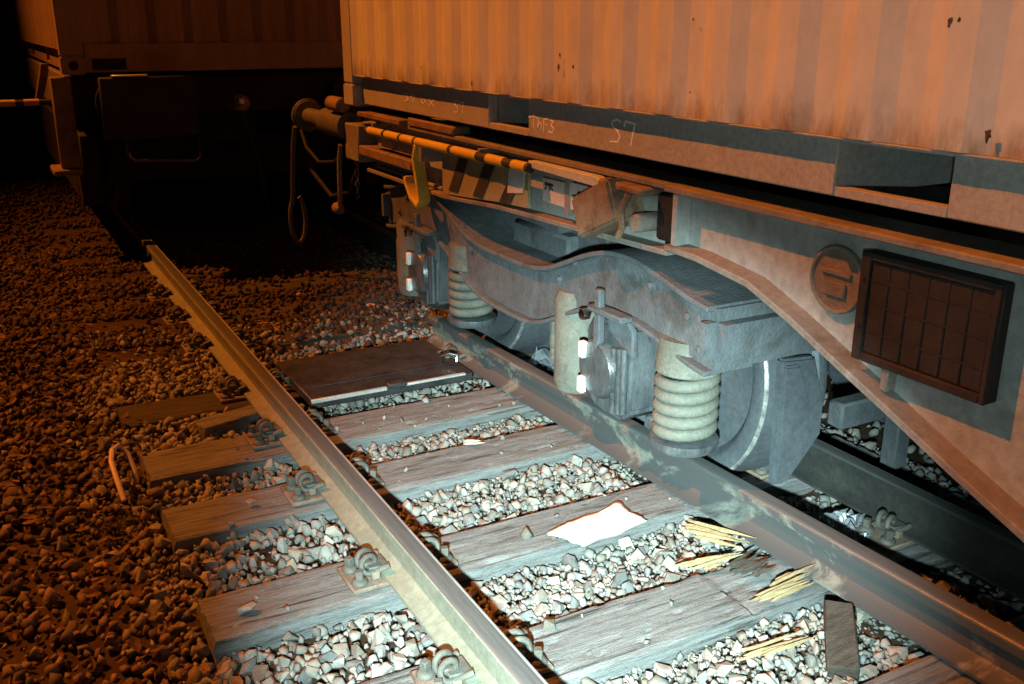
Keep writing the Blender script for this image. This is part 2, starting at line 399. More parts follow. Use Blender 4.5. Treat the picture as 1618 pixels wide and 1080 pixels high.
ordn = ['first', 'second', 'third', 'fourth', 'fifth', 'sixth', 'seventh', 'eighth', 'ninth', 'tenth', 'eleventh', 'twelfth', 'thirteenth', 'fourteenth']
sl_lab = ['weathered grey wooden sleeper at the bottom edge, mostly out of frame',
          'cracked grey wooden sleeper with splintered yellow wood, nearest fully seen',
          'grey wooden sleeper half under the white sheet of paper',
          'grey wooden sleeper between the white sheet and the heap of yellowish stones',
          'wide grey wooden sleeper in front of the dark steel trough cover',
          'dark wooden sleeper under the steel trough cover']
for i, (yc, wd) in enumerate(SLEEPERS):
    o = make_sleeper(yc, wd, i * 3.7 + 1.3, splint=(i == 1))
    if i >= 5: o.data.materials[0] = MAT['old_shaded_wood']  # far sleepers take a darker wood, their shade painted into the colour
    tag(o, sl_lab[i] if i < 6 else 'dim wooden sleeper beyond the steel trough, %s of the row beyond it' % ordn[i - 6], 'sleeper', 'wooden sleepers under the track')

# ------------------------------------------------------------------ rails
def rail_prof(z0=.018):
    h = .152; pts = [(-.070, 0), (.070, 0), (.070, .011), (.030, .020), (.0095, .034), (.0085, .075), (.0095, .104), (.034, .115), (.0355, .145), (.030, .1505), (.018, h), (-.018, h), (-.030, .1505), (-.0355, .145), (-.034, .115), (-.0095, .104), (-.0085, .075), (-.0095, .034), (-.030, .020), (-.070, .011)]
    return [(x, z + z0) for x, z in pts]
def make_rail(name, path, m, label, lean=0.0):
    """path: list of (x, y)"""
    prof = rail_prof(); vs = []; n = len(prof)
    for (x, y) in path:
        for (px, pz) in prof:
            vs.append((x + px * math.cos(lean) - (pz - .018) * math.sin(lean), y, pz * math.cos(lean) + px * math.sin(lean) + .07 * abs(math.sin(lean))))
    fs = []
    for i in range(len(path) - 1):
        for k in range(n): fs.append((i * n + k, i * n + (k + 1) % n, (i + 1) * n + (k + 1) % n, (i + 1) * n + k))
    fs.append(tuple(range(n))[::-1]); fs.append(tuple((len(path) - 1) * n + k for k in range(n)))
    root = empty(name, (path[0][0], path[0][1], .018), label=label, cat='rail', group='steel rails')
    me = bpy.data.meshes.new('web_and_foot'); me.from_pydata(vs, [], fs)
    me.transform(Matrix.Translation(-root.location))
    bm = bmesh.new(); bm.from_mesh(me); bmesh.ops.recalc_face_normals(bm, faces=bm.faces); bm.to_mesh(me); bm.free()
    me.shade_smooth(); me.set_sharp_from_angle(angle=R(38)); me.materials.append(MAT[m])
    link(bpy.data.objects.new('web_and_foot', me), root)
    # running surface: thin worn band on top of the head with the bright gauge corner
    bandp = [(-.033, .1484), (-.0300, .1512), (-.018, .1530), (.018, .1530), (.0300, .1512), (.0335, .147)]
    for nm, sub, mm in (('running_surface', bandp[:5], 'railtop'), ('polished_edge', [(.0215, .1535), (.0305, .1518), (.034, .1470)], 'edgeshine')):
        vs = []; k = len(sub)
        for (x, y) in path:
            for (px, pz) in sub:
                pz += .0185 + .0006
                vs.append((x + px * math.cos(lean) - (pz - .018) * math.sin(lean), y, pz * math.cos(lean) + px * math.sin(lean) + .07 * abs(math.sin(lean))))
        fs = [(i * k + j, (i + 1) * k + j, (i + 1) * k + j + 1, i * k + j + 1) for i in range(len(path) - 1) for j in range(k - 1)]
        me = bpy.data.meshes.new(nm); me.from_pydata(vs, [], fs); me.transform(Matrix.Translation(-root.location))
        bm = bmesh.new(); bm.from_mesh(me); bmesh.ops.recalc_face_normals(bm, faces=bm.faces)
        for f in bm.faces:
            if f.normal.z < 0: f.normal_flip()
        bm.to_mesh(me); bm.free()
        me.shade_smooth(); me.materials.append(MAT[mm])
        if nm == 'polished_edge' and m == 'railoil': bpy.data.meshes.remove(me); continue
        link(bpy.data.objects.new(nm, me), root)
    return root
make_rail('rail', [(1.045 + .0 * y, y) for y in np.arange(-2, 26, .5)], 'rail', 'unbroken left rail with pale dusty outer side, in the torch light')
make_rail('rail', [(2.17 + (4.97 - y) * .0405, y) for y in np.arange(4.97, -2.1, -.25)], 'railoil', 'displaced rail with a cut far end and oily dark stains, pushed inwards', lean=R(2))
make_rail('rail', [(2.79 + (.005 * max(0, y - 3)), y) for y in np.arange(-2, 26, .5)], 'railshade', 'dark rail in the shadow under the derailed wagon, behind the wheel')

# ------------------------------------------------------------------ rail fastenings (local origin under the rail centre on the sleeper)
def make_fastening():
    root = empty('rail_fastening')
    MB().box(-.19, .19, -.085, .085, 0, .016).build('base_plate', 'rustplate', root, bev=.004, local=True)
    for s in (-1, 1):
        MB().box(s * .098 - .014, s * .098 + .014, -.055, .055, .0165, .044).build('rib', 'rustplate', root, bev=.004, local=True)
        MB().prism([(s * .045, .040), (s * .045, .052), (s * .118, .058), (s * .118, .0455), (s * .08, .0455), (s * .066, .034)], 'y', -.04, .04).build('clamp_plate', 'bolt', root, bev=.003, local=True)
        hp = []
        for a in np.linspace(-.6 * math.pi, 3.2 * math.pi, 60):
            u = (a + .6 * math.pi) / (3.8 * math.pi); hp.append((s * (.112 + .027 * math.cos(a)), -.038 + .078 * u, .062 + .027 * math.sin(a)))
        hp = [(s * .05, -.052, .056)] + hp + [(s * .055, .05, .055)]
        MB().tube(hp, .0098, 9).build('elastic_clip', 'bolt', root, local=True)
        MB().box(s * .112 - .018, s * .112 + .018, -.016, .018, .0445, .062).build('clip_shoulder', 'bolt', root, bev=.004, local=True)
        for t in (-1, 1):
            sm = MB()
            sm.lathe([(.028, .0165), (.028, .023), (.023, .030), (.015, .034)], (s * .155, t * .048, 0), 'z', 16)
            sm.box(s * .155 - .012, s * .155 + .012, t * .048 - .012, t * .048 + .012, .033, .064, rot=Matrix.Rotation(.4 * t, 3, 'Z'))
            sm.build('coach_screw', 'bolt', root, bev=.002, local=True)
    return root
f0 = make_fastening()
for i, (yc, wd) in enumerate(SLEEPERS[:9]):
    o = f0 if i == 0 else copy_tree(f0)
    o.location = (1.045, yc + random.uniform(-.015, .015), .003); o.rotation_euler.z = random.uniform(-.03, .03)
    tag(o, 'bolted rail fastening with base plate on the left rail, %s from the bottom edge' % ordn[i], 'rail fastening', 'bolted fastenings of the left rail')
o = copy_tree(f0); o.location = (2.215, 4.60, .003)
tag(o, 'bolted fastening still gripping the displaced rail near its cut end', 'rail fastening', 'fastenings under the other rails')
for j, yc in enumerate((2.12, 2.77)):
    o = copy_tree(f0); o.location = (2.79, yc, .003)
    tag(o, 'fastening of the dark rail behind the wheel, %s one' % ('nearer' if j == 0 else 'farther'), 'rail fastening', 'fastenings under the other rails')

# ------------------------------------------------------------------ steel trough cover across the track
t = empty('trough_cover', (1.72, 4.55, .0), label='dark steel trough cover lying across the track with shiny front edge', cat='trough cover')
MB().box(1.22, 2.08, 4.28, 4.92, .012, .058).build('cover_plate', 'darksteel', t, bev=.006)
MB().box(1.25, 2.04, 4.44, 4.455, .0585, .064).build('stiffening_ridge', 'darksteel', t, bev=.002)
MB().box(1.215, 1.60, 4.262, 4.279, .046, .066).build('front_lip', 'edgeshine', t, bev=.003)
MB().box(1.66, 2.03, 4.258, 4.279, .054, .066).build('front_lip', 'edgeshine', t, bev=.003)
MB().box(1.60, 1.70, 4.24, 4.30, .0595, .085).build('bracket', 'darksteel', t, bev=.006)
mb = MB(); mb.tube([(2.00, 4.50, .07), (1.985, 4.47, .105), (2.02, 4.44, .125), (2.06, 4.43, .11), (2.05, 4.42, .075)], .011, 8).build('bent_clip', 'polished', t)

# ------------------------------------------------------------------ loose things on the ballast
def shard(name, p0, p1, wd, th, m, label, seed, cat='splinter', group='wood splinters by the displaced rail'):
    """a split piece of timber: a bundle of long sharp fibres of unequal length"""
    rnd = random.Random(seed); p0 = Vector(p0); p1 = Vector(p1); d = (p1 - p0); L = d.length; d.normalize()
    side = Vector((0, 0, 1)).cross(d).normalized(); upv = d.cross(side); mb = MB()
    nf = max(3, int(wd / .008))
    for q in range(nf):
        lat = (q / max(1, nf - 1) - .5) * wd; w_ = wd / nf * rnd.uniform(.8, 1.5)
        u0 = rnd.uniform(0, .35); u1 = rnd.uniform(.62, 1.0); lift = rnd.uniform(0, th); skew = rnd.uniform(-.25, .25) * wd
        rings = []; n = 7
        for i in range(n + 1):
            t_ = i / n; u = u0 + (u1 - u0) * t_; c = p0 + d * L * u + side * (lat + skew * (t_ - .5) + rnd.uniform(-.0012, .0012)) + upv * (lift + rnd.uniform(0, .0015))
            ta = min(1, t_ * 5 + .25) * min(1, (1 - t_) * 2.2 + .1)
            rings.append([mb.bm.verts.new(c + side * w_ * .6 * ta * sx + upv * th * .45 * ta * sz) for sx, sz in ((-1, -.4), (-.8, .7), (.1, 1), (1, .4), (.7, -.6))])
        for A, B in zip(rings, rings[1:]):
            for k in range(5): mb.bm.faces.new((A[k], A[(k + 1) % 5], B[(k + 1) % 5], B[k]))
        mb.bm.faces.new(rings[0][::-1]); mb.bm.faces.new(rings[-1])
    ob = mb.build(name, m, smooth=20)
    lo = Vector((p0 + p1) / 2); ob.data.transform(Matrix.Translation(-lo)); ob.location = lo
    return tag(ob, label, cat, group)
shard('wood_splinter', (2.05, 2.53, .01), (2.185, 2.26, .03), .085, .018, 'freshwood', 'pale yellow wood splinter lying against the rail, the farthest one', 1)
shard('wood_splinter', (1.88, 2.30, .0), (2.13, 2.24, .025), .05, .016, 'freshwood', 'long thin yellow splinter along the far edge of the cracked sleeper', 2)
shard('wood_splinter', (1.94, 2.00, .015), (2.24, 2.00, .035), .05, .016, 'freshwood', 'broad yellow splinter on the near edge of the cracked sleeper', 3)
shard('wood_splinter', (2.02, 2.04, .02), (2.27, 2.05, .045), .032, .013, 'freshwood', 'narrow yellow splinter poking out under the rail foot', 4)
shard('wood_splinter', (1.73, 1.83, -.015), (2.04, 1.79, .01), .04, .013, 'freshwood', 'whitish splinter lying on stones in front of the cracked sleeper', 5)
shard('wood_splinter', (2.0, 2.16, .01), (2.2, 2.2, .02), .10, .015, 'old_shaded_wood', 'dark broken chip on the cracked sleeper beside the rail', 6)
shard('wood_splinter', (1.69, 3.60, .0), (1.76, 3.50, .03), .035, .012, 'litter', 'small pale chip standing on the fourth sleeper', 8)
mb = MB(); mb.prism([(-.052, -.13), (.04, -.14), (.058, .12), (-.03, .135)], 'z', 0, .055)
o = mb.build('wood_wedge', 'old_shaded_wood', bev=.006); o.location = (2.085, 1.765, -.03); o.rotation_euler = (R(14), R(-4), R(-38))
tag(o, 'dark wooden wedge propped against the displaced rail', 'wedge')
# paper
N, Mq = 18, 12; cs = [Vector((1.60, 2.70, .0)), Vector((1.66, 2.555, 0)), Vector((1.975, 2.60, 0)), Vector((1.955, 2.775, 0))]
vs = []
for j in range(Mq + 1):
    for i in range(N + 1):
        u, v = i / N, j / Mq
        p = (cs[0] * (1 - u) + cs[3] * u) * (1 - v) + (cs[1] * (1 - u) + cs[2] * u) * v
        e = .022 * (fb(u * 3, v * 3, 5, 2)) * (1 if (i in (0, N) or j in (0, Mq)) else .3)
        z = .022 + .012 * fb(p.x * 9, p.y * 9, 2, 3) - .0 * v
        vs.append((p.x + e, p.y + e * .7, z))
fs = [(j * (N + 1) + i, j * (N + 1) + i + 1, (j + 1) * (N + 1) + i + 1, (j + 1) * (N + 1) + i) for j in range(Mq) for i in range(N)]
me = bpy.data.meshes.new('paper_sheet'); me.from_pydata(vs, [], fs); me.shade_smooth(); me.materials.append(MAT['paper'])
me.transform(Matrix.Translation((-1.79, -2.66, 0)))
o = link(bpy.data.objects.new('paper_sheet', me)); o.location = (1.79, 2.66, .0)
sm = o.modifiers.new('thickness', 'SOLIDIFY'); sm.thickness = .0015
tag(o, 'glaring white sheet of paper lying on a sleeper between the rails', 'paper')
# cable hook at the left
mb = MB(); mb.tube([(.30, 3.80, -.03), (.29, 3.88, .03), (.285, 3.98, .07), (.30, 4.05, .09), (.33, 4.10, .085), (.36, 4.08, .05), (.372, 4.02, .0), (.37, 3.98, -.05)], .011, 8)
tag(mb.build('cable_loop', 'pinkcable'), 'pale loop of cable sticking out of the dark ballast', 'cable')
def rock(name, loc, scl, m, label, cat, group=None, k=0, e=(0, 0, 0)):
    V, F = variants[k]; me = bpy.data.meshes.new(name); me.from_pydata((V * np.array(scl)).tolist(), [], F.tolist()); me.materials.append(MAT[m])
    if m == 'stone':
        for item in me.color_attributes.new('tint', 'FLOAT_COLOR', 'POINT').data: item.color = (.95, .92, .88, 1)
    o = link(bpy.data.objects.new(name, me)); o.location = loc; o.rotation_euler = e
    return tag(o, label, cat, group)
G = 'pale scraps between the rails'
rock('litter_scrap', (1.898, 5.895, -.02), (.04, .035, .015), 'litter', 'left one of two pale scraps beyond the trough cover', 'litter', G, 1)
rock('litter_scrap', (2.143, 5.967, -.015), (.042, .04, .02), 'litter', 'right one of two pale scraps beyond the trough cover', 'litter', G, 2)
rock('litter_scrap', (1.598, 4.80, .0), (.05, .02, .012), 'litter', 'flat pale scrap just behind the trough cover', 'litter', G, 3)
rock('litter_scrap', (1.80, 6.45, -.01), (.03, .02, .012), 'litter', 'small pale scrap in the dark between the rails, farthest of all', 'litter', G, 4)
tag(MB().tube([(1.36, 5.86, -.0), (1.42, 5.83, .004), (1.50, 5.79, -.002)], .004, 6).build('twig', 'litter'), 'thin pale twig between the rails', 'twig')
o = MB().box(-.15, .15, -.06, .06, 0, .07).build('timber_block', 'wood', bev=.006); o.location = (.84, 4.36, -.045); o.rotation_euler.z = .25
tag(o, 'short timber block beside the left rail, lit orange', 'block')
rock('stray_stone', (.53, 2.74, .018), (.034, .03, .024), 'stone', 'stone lying on the left end of the third sleeper', 'stone', None, 5)
rock('stray_stone', (.72, 3.46, .018), (.034, .03, .024), 'stone', 'stone lying on the left end of the fourth sleeper', 'stone', None, 6)
# moss clump
mb = MB()
for k in range(240):
    a = random.uniform(0, 6.28); rr = random.random() ** .5 * .13; c = Vector((.30 + rr * math.cos(a), 3.63 + rr * math.sin(a), -.075 + .06 * (1 - rr / .13) * random.random()))
    d = Vector((random.gauss(0, 1), random.gauss(0, 1), random.uniform(.3, 1.5))).normalized() * random.uniform(.012, .03); s_ = d.orthogonal().normalized() * .005
    q = [mb.bm.verts.new(c - s_), mb.bm.verts.new(c + s_), mb.bm.verts.new(c + d)]; mb.bm.faces.new(q)
tag(mb.build('moss_clump', 'moss', smooth=0), 'tuft of dry yellowish moss at the end of a sleeper', 'moss')
# crumpled film by the dark rail, and far scrap under the bogie
def film(loc, sx, sy, sz, label, seed, group='crumpled film scraps'):
    n = 14; vs = []
    for j in range(n + 1):
        for i in range(n + 1):
            u, v = i / n - .5, j / n - .5
            vs.append((u * sx + .03 * fb(u * 5, v * 5, seed, 2), v * sy + .03 * fb(u * 5, v * 5, seed + 4, 2), sz * abs(fb(u * 4, v * 4, seed + 8, 4)) + .004))
    fs = [(j * (n + 1) + i, j * (n + 1) + i + 1, (j + 1) * (n + 1) + i + 1, (j + 1) * (n + 1) + i) for j in range(n) for i in range(n)]
    me = bpy.data.meshes.new('plastic_film'); me.from_pydata(vs, [], fs); me.materials.append(MAT['plastic'])
    o = link(bpy.data.objects.new('plastic_film', me)); o.location = loc
    sm = o.modifiers.new('thickness', 'SOLIDIFY'); sm.thickness = .001
    return tag(o, label, 'plastic film', group)
film((2.62, 2.22, -.02), .16, .2, .09, 'crumpled clear film on the ballast beside the dark rail', 3)
film((2.55, 4.28, -.02), .34, .34, .12, 'glossy crumpled film under the far wheel of the bogie', 11)
film((3.02, 2.75, -.02), .2, .2, .07, 'crumpled film in the shade behind the near wheel', 19)

# ================================================================== NEAR WAGON (derailed)
WC = 3.18
wag = empty('container_wagon', (WC, 1.0, .0), label='derailed flat wagon with fish-bellied side sill, carrying the pale container', cat='wagon')
low = [(-3.2, .50), (-.2, .50), (.2, .505), (.6, .53), (.9, .57), (1.2, .645), (1.42, .727), (1.63, .812), (1.8, .878), (2.0, .958), (2.2, 1.027), (2.45, 1.056), (2.62, 1.06)]
for sgn in (-1, 1):
    X = lambda v: WC + sgn * (WC - v)   # mirrored for the right-hand sill
    def xs(a, b): a, b = X(a), X(b); return (min(a, b), max(a, b))
    a0, a1 = xs(2.075, 2.09)
    MB().prism([(y, z) for y, z in low] + [(2.62, 1.235), (-3.2, 1.235)], 'x', a0, a1).build('side_sill', 'web', wag, smooth=20)
    b0, b1 = xs(2.005, 2.20)
    MB().box(b0, b1, -3.2, 2.64, 1.236, 1.258).build('top_flange', 'sill', wag, bev=.003)
    b0, b1 = xs(2.0, 2.20)
    MB().strip([(y, z - .012) for y, z in low], 'x', b0, b1, .022).build('lower_flange', 'sill', wag, bev=.003)
    b0, b1 = xs(2.012, 2.0745)
    MB().box(b0, b1, 2.575, 2.60, 1.058, 1.2355).build('stiffener_plate', 'web', wag, bev=.003)
    # shallow end part of the sill
    b0, b1 = xs(2.10, 2.115)
    MB().prism([(2.622, 1.03), (3.9, .99), (4.5, .95), (5.6, .95), (5.6, 1.235), (2.622, 1.235)], 'x', b0, b1).build('end_sill_web', 'web', wag)
    b0, b1 = xs(2.03, 2.20)
    MB().strip([(2.645, 1.019), (3.9, .979), (4.5, .939), (5.6, .939)], 'x', b0, b1, .02).build('end_lower_flange', 'sill', wag, bev=.003)
    MB().box(b0, b1, 2.645, 5.62, 1.236, 1.256).build('end_top_flange', 'sill', wag, bev=.003)
# bits only seen on this side
MB().box(1.985, 2.004, -.2, 1.93, 1.243, 1.262).build('tie_strip', 'sill', wag, bev=.003)
mb = MB(); mb.lathe([(.098, -.012), (.098, 0), (.088, .0), (.086, -.006)], (2.0745, 1.905, 1.088), 'x', 36)
rp = mb.build('cast_plate', 'rustplate', wag); rp['label'] = 'round cast plate with raised worn lettering'
MB().box(2.055, 2.0625, 1.85, 1.96, 1.10, 1.117).build('raised_bar', 'rustplate', rp, bev=.003)
MB().box(2.055, 2.0625, 1.865, 1.945, 1.040, 1.082).build('raised_panel', 'rustplate', rp, bev=.003)
MB().tube([(2.0615, 1.905 + .092 * math.cos(a), 1.088 + .092 * math.sin(a)) for a in np.linspace(0, 2 * math.pi, 33)], .006, 6, cap=False).build('raised_rim', 'sill', rp)
# board with vertical grooves
bd = MB().box(2.038, 2.074, 1.375, 1.79, .90, 1.20).build('label_board', 'brown', wag, bev=.004); bd['label'] = 'dark brown square board of vertical slats in a frame'
sl_w = (1.758 - 1.393) / 6
for k in range(6):
    y0 = 1.393 + k * sl_w
    MB().box(2.030, 2.0378, y0 + .001, y0 + sl_w - .001, .925, 1.178).build('slat', 'brown', bd, bev=.003)
for nm, (y0, y1, z0, z1) in {'a': (1.759, 1.79, .90, 1.20), 'b': (1.375, 1.3915, .90, 1.20), 'c': (1.392, 1.7585, 1.179, 1.20), 'd': (1.392, 1.7585, .90, .9235)}.items():
    MB().box(2.022, 2.0377, y0, y1, z0, z1).build('frame_bar', 'brown', bd, bev=.003)
for z in (.985, 1.06, 1.125):
    MB().box(2.0285, 2.0299, 1.395, 1.756, z - .002, z + .002).build('cross_wire', 'brown', bd)
for z in (1.13, 1.0):
    MB().lathe([(.006, -.006), (.006, .0)], (2.022, 1.775, z), 'x', 10).build('rivet', 'polished', bd)
MB().box(2.03, 2.07, 1.665, 1.69, .835, .90).build('board_latch', 'sill', wag, bev=.004)
# jacking bracket: a bent rusty plate with a hook and bolt beside it
rot = Matrix.Rotation(R(-24), 3, 'X')
jb = MB().box(1.955, 2.10, 2.87, 3.14, 1.04, 1.2, rot=rot).build('jacking_bracket', 'rustblock', wag, bev=.012, seg=2); jb['label'] = 'scraped rusty bracket plate'
MB().box(1.985, 2.10, 2.74, 3.02, 1.20, 1.232).build('bracket_head', 'rustblock', wag, bev=.01)
MB().lathe([(.03, -.06), (.035, -.05), (.035, .05), (.03, .06)], (2.06, 2.80, 1.10), 'x', 20).build('pulley', 'sill', wag)
MB().tube([(1.99, 2.82, 1.20), (1.98, 2.85, 1.14), (1.98, 2.84, 1.08), (1.985, 2.87, 1.04)], .013, 8).build('hook_rod', 'rustblock', wag)
MB().box(2.05, 2.098, 2.64, 2.74, 1.05, 1.215).build('lug_block', 'black', wag, bev=.01)
# chevron panel with stripes
cp = MB().prism([(4.5, .955), (3.90, 1.005), (3.62, 1.02), (3.62, 1.185), (4.5, 1.185)], 'x', 2.03, 2.045).build('chevron_panel', 'chevron', wag); cp['label'] = 'dull yellow and black chevron panel'
for k in range(3):
    y0 = 4.42 - k * .27
    MB().prism([(y0, .985 + k * .012), (y0 - .10, .985 + k * .012), (y0 - .24, 1.18), (y0 - .14, 1.18)], 'x', 2.0262, 2.0298).build('black_stripe', 'blackpaint', cp)
MB().prism([(3.80, 1.06), (3.66, 1.08), (3.64, 1.175), (3.78, 1.175)], 'x', 2.0256, 2.0297).build('pale_patch', 'greyplate', cp)
# sign plates with lettering
def strokes(parent, name, m, polys, x, y_of, z_of, r):
    for pl in polys:
        MB().tube([(x, y_of(u), z_of(v)) for u, v in pl], r, 6).build(name, m, parent)
p1 = MB().box(2.045, 2.055, 3.34, 3.52, 1.065, 1.165).build('sign_plate', 'plate', wag, bev=.002)
p2 = MB().box(2.045, 2.055, 3.03, 3.30, 1.065, 1.175).build('sign_plate', 'plate', wag, bev=.002)
MB().box(2.040, 2.062, 3.30, 3.34, 1.04, 1.2).build('divider', 'sill', wag, bev=.003)
strokes(p1, 'lettering', 'ink', [[(0, 1), (.5, 1)], [(.25, 1), (.3, .4)], [(.1, .7), (.0, .4)], [(.35, .7), (.5, .5)], [(.0, .85), (.5, .85)]], 2.0445, lambda u: 3.50 - u * .13, lambda v: 1.10 + v * .045, .0035)
strokes(p2, 'lettering', 'ink', [[(0, .5), (.12, .5)], [(.2, .8), (.26, 1), (.26, 0)], [(.55, .6), (.4, .6), (.38, .9), (.5, 1), (.56, .8), (.52, .0)], [(.66, .1), (.67, .12)], [(.78, 0), (.8, .5), (.9, .5), (.88, .1), (.78, .1)]], 2.0445, lambda u: 3.285 - u * .21, lambda v: 1.10 + v * .05, .0038)
MB().prism([(3.55, 1.205), (3.02, 1.195), (2.95, 1.215), (3.05, 1.234), (3.55, 1.234)], 'x', 1.99, 2.03).build('deflector_lip', 'greyplate', wag, bev=.003)
# banded handrail
hr = MB().tube([(1.985, 5.45, 1.19), (1.985, 3.52, 1.205)], .020, 14).build('handrail', 'blackpaint', wag); hr['label'] = 'yellow and black banded handrail'
for (a, b) in ((5.40, 5.17), (5.13, 4.93), (4.90, 4.73), (4.70, 4.30), (4.26, 4.00), (3.90, 3.74), (3.66, 3.54)):
    f = lambda y: 1.19 + (5.45 - y) / 1.93 * .015
    MB().tube([(1.985, a, f(a)), (1.985, b, f(b))], .0225, 14).build('yellow_band', 'yellow', hr)
for y in (5.36, 4.0):
    MB().box(1.985, 2.10, y - .012, y + .012, 1.196, 1.235).build('handrail_bracket', 'sill', wag, bev=.003)
# step bracket hanging at the wagon end
sb = MB().strip([(4.70, 1.18), (4.735, 1.10), (4.70, 1.0), (4.66, .90), (4.70, .865), (4.79, .90), (4.85, .97), (4.86, 1.0)], 'x', 1.965, 2.03, .024).build('step_bracket', 'yellow', wag, bev=.004); sb['label'] = 'yellow hook-shaped foot step bracket'
MB().box(1.97, 2.10, 4.62, 4.66, 1.10, 1.185).build('step_mount', 'sill', wag, bev=.004)
# end platform
MB().box(1.99, WC * 2 - 1.99, 5.62, 5.86, .98, 1.20).build('headstock', 'sill', wag, bev=.008)
MB().box(1.99, 2.10, 4.82, 5.619, 1.03, 1.085).build('platform_beam', 'rustblock', wag, bev=.006)
MB().box(1.985, 2.12, 4.95, 5.60, 1.2565, 1.285).build('platform_edge', 'rustblock', wag, bev=.004)
MB().box(2.02, 2.12, 4.35, 4.92, 1.2565, 1.30).build('container_seat', 'rustblock', wag, bev=.008)
MB().lathe([(.03, -.13), (.045, -.12), (.045, .10), (.03, .11)], (1.99, 5.98, 1.30), 'y', 18).build('twist_lock', 'rustblock', wag)
for k in range(3): MB().lathe([(.018, -.03), (.022, -.02), (.022, .02), (.018, .03)], (2.0, 5.90 + k * .09, 1.20 - k * .012), 'y', 12).build('air_cock', 'rustblock', wag)
MB().tube([(2.0, 5.97, 1.05), (1.995, 6.0, .95), (1.99, 6.0, .82), (1.995, 6.02, .70), (2.0, 6.06, .64)], .016, 10).build('brake_hose', 'rustblock', wag)
MB().lathe([(.022, -.05), (.036, -.03), (.036, .03), (.022, .05)], (2.0, 6.09, .63), 'y', 16).build('hose_coupling', 'rustblock', wag)
for s in (-1, 1):
    bx_ = WC + s * 1.15
    b = MB().lathe([(.085, 5.861 - 6), (.085, 6.30 - 6), (.055, 6.31 - 6), (.055, 6.70 - 6)], (bx_, 6, 1.17), 'y', 24).build('buffer', 'bolt', wag)
    MB().lathe([(.06, .701), (.10, .712), (.112, .73), (.108, .75), (.06, .765)], (bx_, 6, 1.17), 'y', 28).build('buffer_head', 'bolt', b)
    MB().lathe([(.1125, .722), (.1145, .732), (.1125, .742)], (bx_, 6, 1.17), 'y', 28, closed=False).build('worn_edge', 'wornrim', b)
MB().tube([(1.93, 6.72, 1.10), (1.925, 6.78, .95), (1.93, 6.86, .72), (1.935, 6.9, .60), (1.926, 6.92, .53)], .017, 10).build('hanging_hose', 'bolt', wag)
MB().tube([(1.965 + .055 * math.cos(a), 6.92, .42 + .17 * math.sin(a)) for a in np.linspace(math.pi * .75, math.pi * 2.4, 26)], .017, 10).build('hose_loop', 'bolt', wag)
MB().tube([(2.05, 5.88, 1.10), (2.0, 6.10, .93), (1.97, 6.35, .90), (1.95, 6.55, .98), (1.96, 6.68, 1.08)], .011, 8).build('air_line', 'black', wag)
MB().tube([(2.12, 5.88, 1.02), (2.10, 6.15, .72), (2.06, 6.40, .66), (2.02, 6.70, .80), (2.0, 6.74, 1.06)], .014, 8).build('air_line', 'black', wag)
for k in range(9):
    a = R(90) * (k % 2); c = Vector((2.08, 5.90 + .004 * k, 1.02 - k * .036))
    MB().tube([c + Vector((.011 * math.cos(t) * math.cos(a), .011 * math.cos(t) * math.sin(a), .022 * math.sin(t))) for t in np.linspace(0, 2 * math.pi, 15)], .004, 6, cap=False).build('chain_link', 'rustblock', wag)
MB().tube([(2.075, 5.55, .965), (2.075, 4.6, .962), (2.075, 4.5, .965), (2.075, 3.95, 1.0)], .012, 8).build('brake_pipe', 'sill', wag)
# centre sill, cross members, brake gear under the deck
MB().box(WC - .22, WC + .22, -3.2, 5.619, .92, 1.23).build('centre_sill', 'black', wag, bev=.006)
for y in (-2.4, -1.2, 0.0, 1.1, 2.1):
    MB().box(2.14, WC * 2 - 2.14, y, y + .08, .86 if y < 1.5 else 1.08, 1.2).build('cross_member', 'black', wag, bev=.004)
MB().box(2.84, 3.60, 2.52, 2.60, .235, .345).build('brake_beam', 'bogie', wag, bev=.01)
MB().box(3.08, 3.16, 2.44, 2.518, .04, .30).build('brake_hanger', 'bogie', wag, bev=.008)
MB().tube([(2.98, -3.1, .62), (2.98, 2.3, .62), (3.0, 2.5, .5)], .025, 10).build('brake_pipe', 'black', wag)

# ------------------------------------------------------------------ BOGIE
BC = 3.92
bog = empty('bogie', (WC, BC, 0), label='dusty grey two-axle bogie off the rails under the wagon end', cat='bogie')
prof = [(0, .49, .735), (.25, .495, .735), (.42, .55, .765), (.58, .63, .83), (.74, .69, .895), (.88, .715, .93), (1.05, .715, .935), (1.22, .685, .90), (1.40, .645, .86), (1.48, .64, .85)]
px_, pl_, ph_ = zip(*prof); fine = np.linspace(0, 1.48, 34)
def smooth_interp(q, xp, fp):
    acc = 0.0
    for k_, w_ in ((-.09, 1), (-.045, 2), (0, 3), (.045, 2), (.09, 1)): acc = acc + w_ * np.interp(np.abs(np.clip(q + k_, -1.48, 1.48)), xp, fp)
    return acc / 9
prof = list(zip(fine, smooth_interp(fine, px_, pl_), smooth_interp(fine, px_, ph_)))
prof = [(-a, b, c) for a, b, c in prof[::-1][:-1]] + prof
